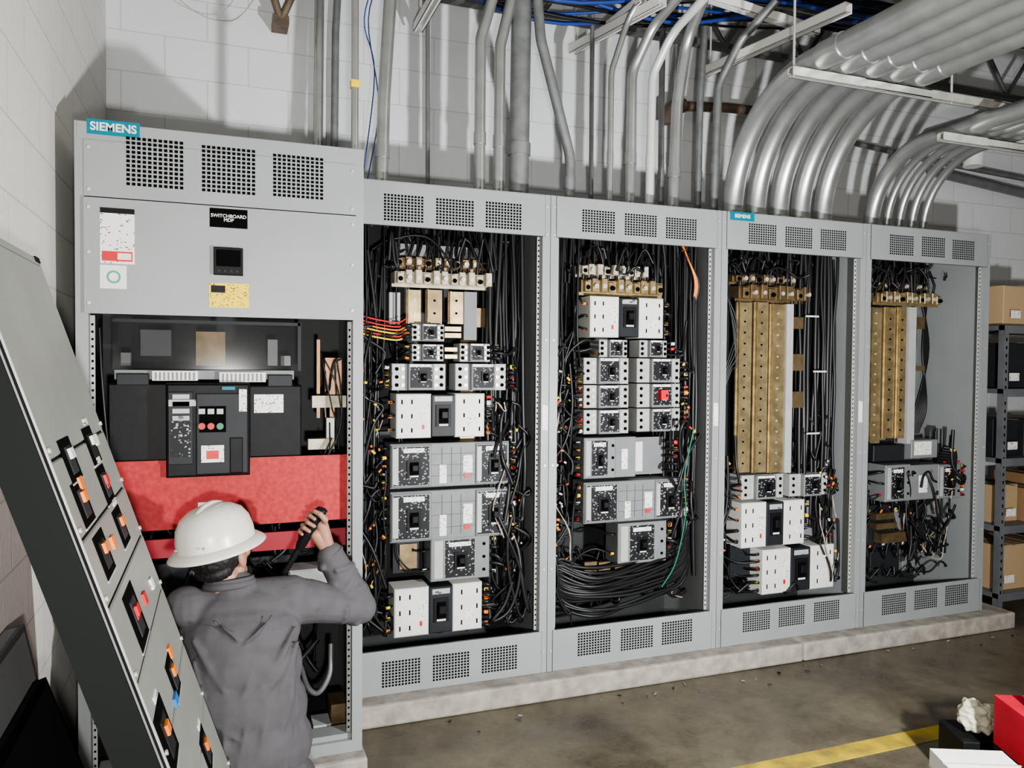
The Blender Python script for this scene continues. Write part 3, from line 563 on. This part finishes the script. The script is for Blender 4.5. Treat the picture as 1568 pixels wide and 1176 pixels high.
for i in range(len(zs)-1): B.cbox(.02,-.004,zs[i]+.003,WD-.055,.0,zs[i+1]-.003,gp,.003,M)
B.box(.02,.001,.02,WD-.05,.004,LN-.02,edge,M)
for i,(p,q) in enumerate(cuts):
    w0,l0=pl(*p); w1,l1=pl(*q); cw=(w0+w1)/2; cl=(l0+l1)/2; cw=min(max(cw,.08),WD-.14)
    big=i in(6,7); hw,hl=(.075,.062) if big else (.06,.045)
    B.box(cw-hw,-.0055,cl-hl,cw+hw,-.004,cl+hl,hole,M); B.cbox(cw-hw*.55,-.008,cl-hl*.7,cw+hw*.4,-.005,cl+hl*.6,[char,blk,char][i%3],.002,M)
    B.box(cw-hw-.006,-.0065,cl-hl-.004,cw+hw+.006,-.004,cl-hl,lplas,M)
    c=[whitep,whitep,ora,red,ora,ora,red,ora,ora,ora][i]; B.box(cw-.02,-.014,cl+.0,cw+.014,-.0055,cl+.022,c,M)
    if i%2: B.box(cw-.05,-.0062,cl+hl+.005,cw+.0,-.004,cl+hl+.02,wlab,M)
w,l=pl(262,1068); B.box(w-.03,-.01,l-.02,w+.02,-.003,l+.0,blue,M)
for a,b_,c in ((217,918,red),(203,940,red),(228,895,wlab),(256,1000,ora),(168,832,ora),(118,742,ora),(158,740,red),(142,675,wlab)): w,l=pl(a,b_); B.box(w-.02,-.010,l-.014,w+.014,-.003,l+.014,c,M)
for z in zs[1:-1]: 
    for w in (.035,WD-.07): B.tube([M@V((w,-.003,z+.02)),M@V((w,-.009,z+.02))],.006,zinc,8)
B.finish('leaning_panel_cover',origin=O+Lv*.9)
for (xb_,sl,yf,wd,ln,m) in ((-.66,.34,-1.2,.7,.82,edge),(-.80,.2,-1.15,.6,.92,gplas)):
    M2,Lv2,N2=lean(sl); M2.translation=V((xb_,yf,.012)); B=MB(); B.box(0,0,0,wd,.012,ln,m,M2); B.box(0,0,0,.015,.04,ln,m,M2); B.box(wd-.015,0,0,wd,.04,ln,m,M2); B.box(0,0,ln-.015,wd,.04,ln,m,M2)
    B.finish('leaning_filler_plate',origin=(xb_,yf,0))
# ------------------------------------------------------------------ bottom-right items
def place(a,b,z): return hit(a,b,(0,0,z),(0,0,1))
c=place(1485,1158,.33); B=MB(); Mz=Matrix.Translation((c.x,c.y-.06,0))@Matrix.Rotation(-.42,4,'Z')
B.box(-.13,-.10,0,.10,.10,.33,whitep,Mz); B.box(-.135,-.005,.3301,.105,.005,.332,cream,Mz); B.quad(-.11,.10,.09,.24,-.1005,wlab,Mz); B.box(-.132,-.102,.27,.102,.102,.275,cream,Mz)
B.finish('white_carton',origin=(c.x,c.y-.06,0),bevel=.004)
c3=place(1510,1108,.24); B=MB(); Mz=Matrix.Translation((c3.x,c3.y+.02,0))@Matrix.Rotation(-.42,4,'Z')
B.box(-.11,-.09,0,.13,.10,.20,blk,Mz); B.tube(cr([Mz@V((-.1,-.095,.12)),Mz@V((-.04,-.11,.16)),Mz@V((.06,-.11,.16)),Mz@V((.1,-.095,.12))],5),.01,char,8); B.box(-.09,-.1,.04,.1,-.09,.14,char,Mz)
B.finish('black_tool_bag',origin=(c3.x,c3.y,0),bevel=.015)
c2=place(1592,1082,.42); B=MB(); rp=mat('red_tool_case',(.5,.01,.03),.5,0,10,.2); Mz=Matrix.Translation((c2.x,c2.y-.05,0))@Matrix.Rotation(-.4,4,'Z')
B.cbox(-.12,-.14,0,.16,.14,.24,blk,.02,Mz); B.cbox(-.12,-.14,.245,.16,.14,.42,rp,.02,Mz); B.tube(fil([Mz@V((-.06,0,.42)),Mz@V((-.06,0,.52)),Mz@V((.1,0,.52)),Mz@V((.1,0,.42))],.03),.016,blk,8)
B.box(-.02,-.15,.2,.05,-.14,.28,blk,Mz); B.box(-.125,-.1,.05,-.12,.1,.2,rp,Mz)
B.finish('red_tool_case',origin=(c2.x,c2.y,0),bevel=.008)
# ------------------------------------------------------------------ worker
def blob(name,prims,m,parent,voxel,sm=4,disp=None,loc=None):
    vs=[];fs=[]
    def addm(v,f):
        o=len(vs); vs.extend(v); fs.extend([tuple(i+o for i in q) for q in f])
    def ell(c,r,M=None,n=20,k=12):
        v=[];f=[]
        for i in range(k+1):
            a=math.pi*i/k-math.pi/2
            for j in range(n):
                b=2*math.pi*j/n; p=V((r[0]*math.cos(a)*math.cos(b),r[1]*math.cos(a)*math.sin(b),r[2]*math.sin(a)))
                if M: p=M@p
                v.append(tuple(p+V(c)))
        f=[(i*n+j,i*n+(j+1)%n,(i+1)*n+(j+1)%n,(i+1)*n+j) for i in range(k) for j in range(n)]
        addm(v,f)
    for p in prims:
        if p[0]=='e': ell(p[1],p[2],p[3] if len(p)>3 else None)
        else:
            a,b,ra,rb=V(p[1]),V(p[2]),p[3],p[4]; k=max(2,int((b-a).length/(min(ra,rb)*.45))+1)
            for i in range(k+1):
                t=i/k; r=ra+(rb-ra)*t; ell(a.lerp(b,t),(r,r,r),None,14,8)
    me=bpy.data.meshes.new(name); o=V(parent.location) if parent else V(loc); me.from_pydata([tuple(V(v)-o) for v in vs],[],fs); me.materials.append(m); me.update()
    ob=bpy.data.objects.new(name,me); bpy.context.collection.objects.link(ob)
    if parent: ob.parent=parent
    else: ob.location=o
    rm=ob.modifiers.new('r','REMESH'); rm.mode='VOXEL'; rm.voxel_size=voxel; rm.use_smooth_shade=True
    s=ob.modifiers.new('s','SMOOTH'); s.factor=.5; s.iterations=sm
    if disp:
        for i,(sc,st_,stretch) in enumerate(disp):
            t=bpy.data.textures.new(name+'_folds%d'%i,'CLOUDS'); t.noise_scale=sc; t.noise_depth=0
            d=ob.modifiers.new('d','DISPLACE'); d.texture=t; d.strength=st_; d.mid_level=.5
            if stretch:
                fe=bpy.data.objects.new(name+'_fold_reference',None); bpy.context.collection.objects.link(fe); fe.parent=parent; fe.scale=stretch[:3]; fe.rotation_euler=stretch[3]
                d.texture_coords='OBJECT'; d.texture_coords_object=fe
            else: d.texture_coords='LOCAL'
    return ob
gl=V((c3.x-.01,c3.y+.02,.225))
blob('work_glove',[('e',gl+V((0,0,.02)),(.075,.06,.035)),('e',gl+V((-.02,.01,.055)),(.05,.045,.035)),('e',gl+V((.035,-.02,.04)),(.05,.04,.04))],mat('glove_cotton',(.55,.53,.40),.9,0,25,.4,.5),None,.004,1,[(.022,.035,None)],loc=gl)
E=empty('electrician_worker',(-.44,-.85,0))
shirt=mat('gray_work_shirt',(.098,.094,.10),.9,0,22,.12,.35,spec=.25); pants=mat('dark_work_trousers',(.03,.035,.05),.85,0,8,.2); skin=mat('skin',(.38,.205,.135),.5,0,20,.1); boot=mat('boot_leather',(.05,.03,.02),.6)
hair=mat('dark_hair',(.012,.010,.009),.6,0,80,.4,.6); hatm=mat('hard_hat_shell',(.72,.70,.64),.3,0,8,.05)
ls=V((-.605,-.80,.812)); rs=V((-.29,-.785,.822)); el=V((-.050,-.68,.722)); wr=V((-.150,-.68,.915)); lel=V((-.66,-.60,.62)); lwr=V((-.47,-.55,.76))
def back(x,z,out=.0):
    cy=-.89+(z-.3)*.1 if z<.5 else -.87+(z-.5)*.215; k=math.sqrt(max(.05,1-((x+.44)/.20)**2)); return V((x,cy-.137*k-out,z))
folds=[]
for a,b_,r in (((-.29,.745),(-.40,.60),.014),((-.285,.70),(-.37,.50),.014),((-.30,.66),(-.34,.44),.012),((-.59,.74),(-.50,.60),.013),((-.585,.68),(-.54,.50),.013),((-.36,.80),(-.44,.73),.010),((-.53,.80),(-.46,.74),.010),
  ((-.50,.56),(-.53,.30),.014),((-.44,.50),(-.47,.27),.015),((-.38,.52),(-.40,.30),.014),((-.31,.46),(-.33,.26),.014),((-.56,.44),(-.585,.28),.012),((-.42,.68),(-.47,.55),.011),((-.34,.60),(-.45,.52),.009),((-.52,.50),(-.42,.44),.009)):
    mid=((a[0]+b_[0])/2+jit(.015),(a[1]+b_[1])/2+jit(.01)); P=[back(*a),back(*mid),back(*b_)]
    off=V((0,r*.4,0)); folds+=[('c',P[0]+off,P[1]+off,r*.6,r),('c',P[1]+off,P[2]+off,r,r*.45)]
def slv(A,Bb,t,ra,span,phase,r,tilt=0):
    d=(Bb-A).normalized(); c_=A.lerp(Bb,t); u=d.cross(V((0,0,1))).normalized(); v_=d.cross(u); pts=[c_+(u*math.cos(phase+span*k/4)+v_*math.sin(phase+span*k/4))*ra+d*(tilt*(k/4-.5)) for k in range(5)]
    return [('c',pts[k],pts[k+1],r,r) for k in range(4)]
for t,ph,ti in ((.35,.3,.05),(.55,1.2,-.05),(.75,.1,.05),(.9,1.0,-.03)): folds+=slv(rs,el,t,.062,2.0,ph,.012,ti)
for t,ph,ti in ((.12,2.6,.03),(.3,3.2,-.04),(.5,2.2,.04),(.72,3.0,-.03),(.88,0,.02)): folds+=slv(el,wr,t,.053,2.2,ph,.010,ti)
blob('shirt',[('e',(-.432,-.895,.27),(.205,.15,.09)),('e',(-.435,-.885,.38),(.198,.142,.16)),('e',(-.438,-.87,.50),(.190,.138,.17)),('e',(-.442,-.85,.62),(.188,.132,.15)),('e',(-.448,-.825,.72),(.187,.122,.12)),('e',(-.45,-.805,.79),(.175,.095,.075)),
 ('c',ls,rs,.060,.060),('c',(-.47,-.79,.84),(-.485,-.785,.87),.075,.062),('c',rs+V((-.02,0,-.02)),el,.076,.062),('c',el,wr,.062,.048),('e',wr,(.050,.050,.02)),('c',ls,lel,.074,.06),('c',lel,lwr,.06,.048)]+folds,
 shirt,E,.006,5,[(.25,.018,(.5,.5,1.2,(.15,.35,.4)))])
B=MB(); nk=V((-.483,-.785,.872)); ring=[nk+V((.070*math.cos(a),.066*math.sin(a),-.010*math.sin(a)+.004*math.cos(a))) for a in [2*math.pi*i/28 for i in range(29)]]
B.tube(ring,.013,shirt,10,False); B.tube([p+V((0,0,.014)) for p in ring],.007,shirt,8,False)
wa=(wr-el).normalized(); wu=wa.orthogonal().normalized(); wv=wa.cross(wu)
B.tube([wr+wa*.004+(wu*math.cos(a)+wv*math.sin(a))*.043 for a in [2*math.pi*i/20 for i in range(21)]],.007,shirt,8,False)
B.finish('collar_and_cuff',E)
blob('trousers',[('e',(-.435,-.9,.25),(.165,.13,.11)),('c',(-.52,-.88,.25),(-.55,-.61,.085),.09,.065),('c',(-.35,-.88,.25),(-.30,-.61,.085),.09,.065),('c',(-.55,-.61,.075),(-.53,-.96,.07),.062,.05),('c',(-.30,-.61,.075),(-.33,-.96,.07),.062,.05)],pants,E,.009,5,[(.06,.01,None)])
blob('boots',[('c',(-.53,-.95,.055),(-.53,-1.03,.05),.05,.045),('c',(-.33,-.95,.055),(-.33,-1.03,.05),.05,.045)],boot,E,.006,3)
hf=V((.55,.80,.16)).normalized(); hr=hf.cross(V((-.17,0,1))).normalized(); hu=hr.cross(hf); hc=V((-.512,-.775,.975))
HM=Matrix(((hr.x,hf.x,hu.x,hc.x),(hr.y,hf.y,hu.y,hc.y),(hr.z,hf.z,hu.z,hc.z),(0,0,0,1))); H=lambda x,y,z: HM@V((x,y,z)); H3=HM.to_3x3()
blob('head',[('e',H(0,-.008,.02),(.075,.092,.085),H3),('e',H(0,.03,-.03),(.062,.060,.065),H3),('c',H(-.012,.062,-.088),H(.012,.062,-.088),.024,.024),('c',H(-.045,.01,-.065),H(-.015,.06,-.09),.022,.02),('c',H(.045,.01,-.065),H(.015,.06,-.09),.022,.02),
 ('c',H(0,.088,.0),H(0,.108,-.032),.007,.011),('e',H(.011,.1,-.036),(.008,.008,.006),H3),('e',H(-.011,.1,-.036),(.008,.008,.006),H3),('e',H(.036,.07,-.03),(.022,.02,.018),H3),('e',H(-.036,.07,-.03),(.022,.02,.018),H3),
 ('e',H(.080,-.005,-.025),(.010,.018,.030),H3),('e',H(-.080,-.005,-.025),(.010,.018,.030),H3),('c',H(0,-.02,-.06),(-.48,-.79,.85),.056,.058),('c',H(-.035,.082,.016),H(.035,.082,.016),.010,.010),('c',H(-.02,.086,-.060),H(.02,.086,-.060),.006,.006),('c',H(-.015,.085,-.069),H(.015,.085,-.069),.006,.006)],skin,E,.003,2)
B=MB(); R3=HM.to_3x3().to_4x4()
for sx in (-.031,.031):
    B.lathe([(.0001,.008),(.008,.006),(.012,0),(.008,-.006),(.0001,-.008)],Matrix.Translation(H(sx,.082,-.004))@R3,whitep,14); B.lathe([(.0001,.005),(.0045,.003),(.0045,-.003),(.0001,-.005)],Matrix.Translation(H(sx,.0915,-.004))@R3,blk,10)
    B.tube([H(sx-.016,.087,.014),H(sx,.094,.018),H(sx+.016,.087,.014)],.0035,hair,6)
B.tube([H(-.02,.088,-.064),H(0,.093,-.0645),H(.02,.088,-.064)],.0028,mat('lips',(.3,.1,.08),.5),6)
B.finish('eyes_and_mouth',E)
blob('hair',[('e',H(0,-.02,.0),(.080,.086,.07),H3),('e',H(0,-.045,-.045),(.064,.050,.035),H3)],hair,E,.004,2,[(.01,.004,None)])
B=MB(); hb=H(0,-.005,.035); HH=HM.copy(); HH.translation=hb; HH=HH@Matrix.Rotation(math.radians(-3),4,'X')
dome=[(.118,0),(.117,.03),(.110,.065),(.093,.094),(.066,.113),(.034,.123),(.0005,.126)]
B.lathe(dome,HH,hatm,48,.97,1.12)
B.lathe([(.116,.004),(.135,.0),(.153,-.014),(.158,-.021),(.155,-.024),(.135,-.008),(.112,-.004),(.112,.0)],HH,hatm,48,.92,1.04)
for xo,hgt,wd in ((0,.006,.013),(-.034,.003,.008),(.034,.003,.008)):
    pts=[];rad=[]
    for i in range(19):
        a=math.pi*(.12+.76*i/18); zc=.126*math.sin(a); k=math.sqrt(max(.01,1-(xo/.116)**2)); pts.append(HH@V((xo,.128*math.cos(a)*k,zc*k*1.0-.006+hgt*.4))); rad.append(wd*math.sin(math.pi*(i+1)/20)**.4)
    B.tube(pts,wd,hatm,10,True,rad)
B.box(-.02,.128,.03,.02,.134,.06,mat('hat_decal',(.2,.25,.4),.5),HH)
for v in (-.05,.05): B.tube([HH@V((v,-.126,.02)),HH@V((v*1.0,-.131,.02))],.004,lplas,8)
B.finish('hard_hat',E)
tA=sv(491,783,-.70); tB=sv(424,897,-.66); ax=(tB-tA).normalized(); tend=tA+ax*.46
B=MB(); B.tube([tA-ax*.012,tA,tA+ax*.015,tA+ax*.13,tA+ax*.15],.016,blk,14,True,[.014,.021,.019,.018,.012]); B.tube([tA+ax*.14,tend],.011,blk,10); B.tube([tend-ax*.05,tend+ax*.02],.018,char,12)
B.lathe([(.0001,.014),(.016,.010),(.024,0),(.016,-.010),(.0001,-.014)],Matrix.Translation(tA),blk,16)
B.finish('pry_tool',E)
def hand(name,c,ax,wrist,flip=1):
    ax=ax.normalized(); wd=(wrist-c); wd=(wd-ax*wd.dot(ax)).normalized(); s=ax.cross(wd).normalized()*flip
    pr=[]
    def ring(ang,r,along): return c+ax*along+wd*(r*math.cos(ang))+s*(r*math.sin(ang))
    for k,al in enumerate((-.033,-.011,.011,.033)): pr.append(('c',ring(.35,.030,al*.9),ring(1.35,.034,al),.014,.012))
    pr.append(('c',c+ax*.02+wd*.028,wrist,.022,.024)); pr.append(('c',c-ax*.02+wd*.028,wrist,.022,.024))
    fp=[]
    for al,ln,r in ((-.034,4.3,.0088),(-.0116,4.7,.0092),(.0112,4.5,.0090),(.033,3.9,.0078)):
        a0=1.3; k=4; A=[ring(a0+(ln-a0)*i/k,.032-.004*(i/k),al) for i in range(k+1)]
        for i in range(k): fp.append(('c',A[i],A[i+1],r*(1-.06*i),r*(1-.06*(i+1))))
    th=[ring(-.1,.032,-.03),ring(-.9,.034,-.048),ring(-1.7,.032,-.058),ring(-2.4,.029,-.056)]
    for i in range(3): fp.append(('c',th[i],th[i+1],.0125-.0015*i,.011-.0015*i))
    return blob(name,pr+fp,skin,E,.0022,2)
hand('right_hand',tA+ax*.06,ax,wr+V((-.005,0,.012)),-1)
blob('right_wrist',[('c',wr-(wr-el).normalized()*.03,wr+V((-.005,0,.015)),.027,.024)],skin,E,.004,2)
hand('left_hand',tA+ax*.36,ax,lwr+V((.02,0,.01)),1)
# ------------------------------------------------------------------ camera, lights
cd=bpy.data.cameras.new('camera'); co=bpy.data.objects.new('camera',cd); bpy.context.collection.objects.link(co)
cd.sensor_width=36; cd.lens=FPX/1568*36; cd.clip_start=.02
co.matrix_world=Matrix(((Rt.x,Up.x,-Fw.x,CAM.x),(Rt.y,Up.y,-Fw.y,CAM.y),(Rt.z,Up.z,-Fw.z,CAM.z),(0,0,0,1)))
bpy.context.scene.camera=co
def light(name,loc,tgt,pw,size,col,typ='AREA',spot=None):
    l=bpy.data.lights.new(name,typ); l.energy=pw; l.color=col
    if typ=='AREA': l.size=size
    else: l.shadow_soft_size=size
    o=bpy.data.objects.new(name,l); bpy.context.collection.objects.link(o); o.location=loc
    o.rotation_euler=(V(tgt)-V(loc)).to_track_quat('-Z','Y').to_euler()
light('work_light_lamp',(1.45,-2.7,1.15),(1.6,.3,2.0),150,.09,(.98,.99,1))
light('work_light_lamp',(-.45,-3.7,1.35),(-.6,.3,2.1),82,.09,(1,.98,.94))
light('ceiling_fill_light',(3.2,-3.2,3.9),(2.5,-2.5,0),24,1.2,(1,.93,.82))  # unseen weak overhead fill, added for ambient level; no fixture modelled
w=bpy.data.worlds.new('world'); bpy.context.scene.world=w; w.use_nodes=True; w.node_tree.nodes['Background'].inputs[0].default_value=(.9,.94,1,1); w.node_tree.nodes['Background'].inputs[1].default_value=.035
try: bpy.context.scene.view_settings.look='AgX - Medium High Contrast'
except Exception: pass
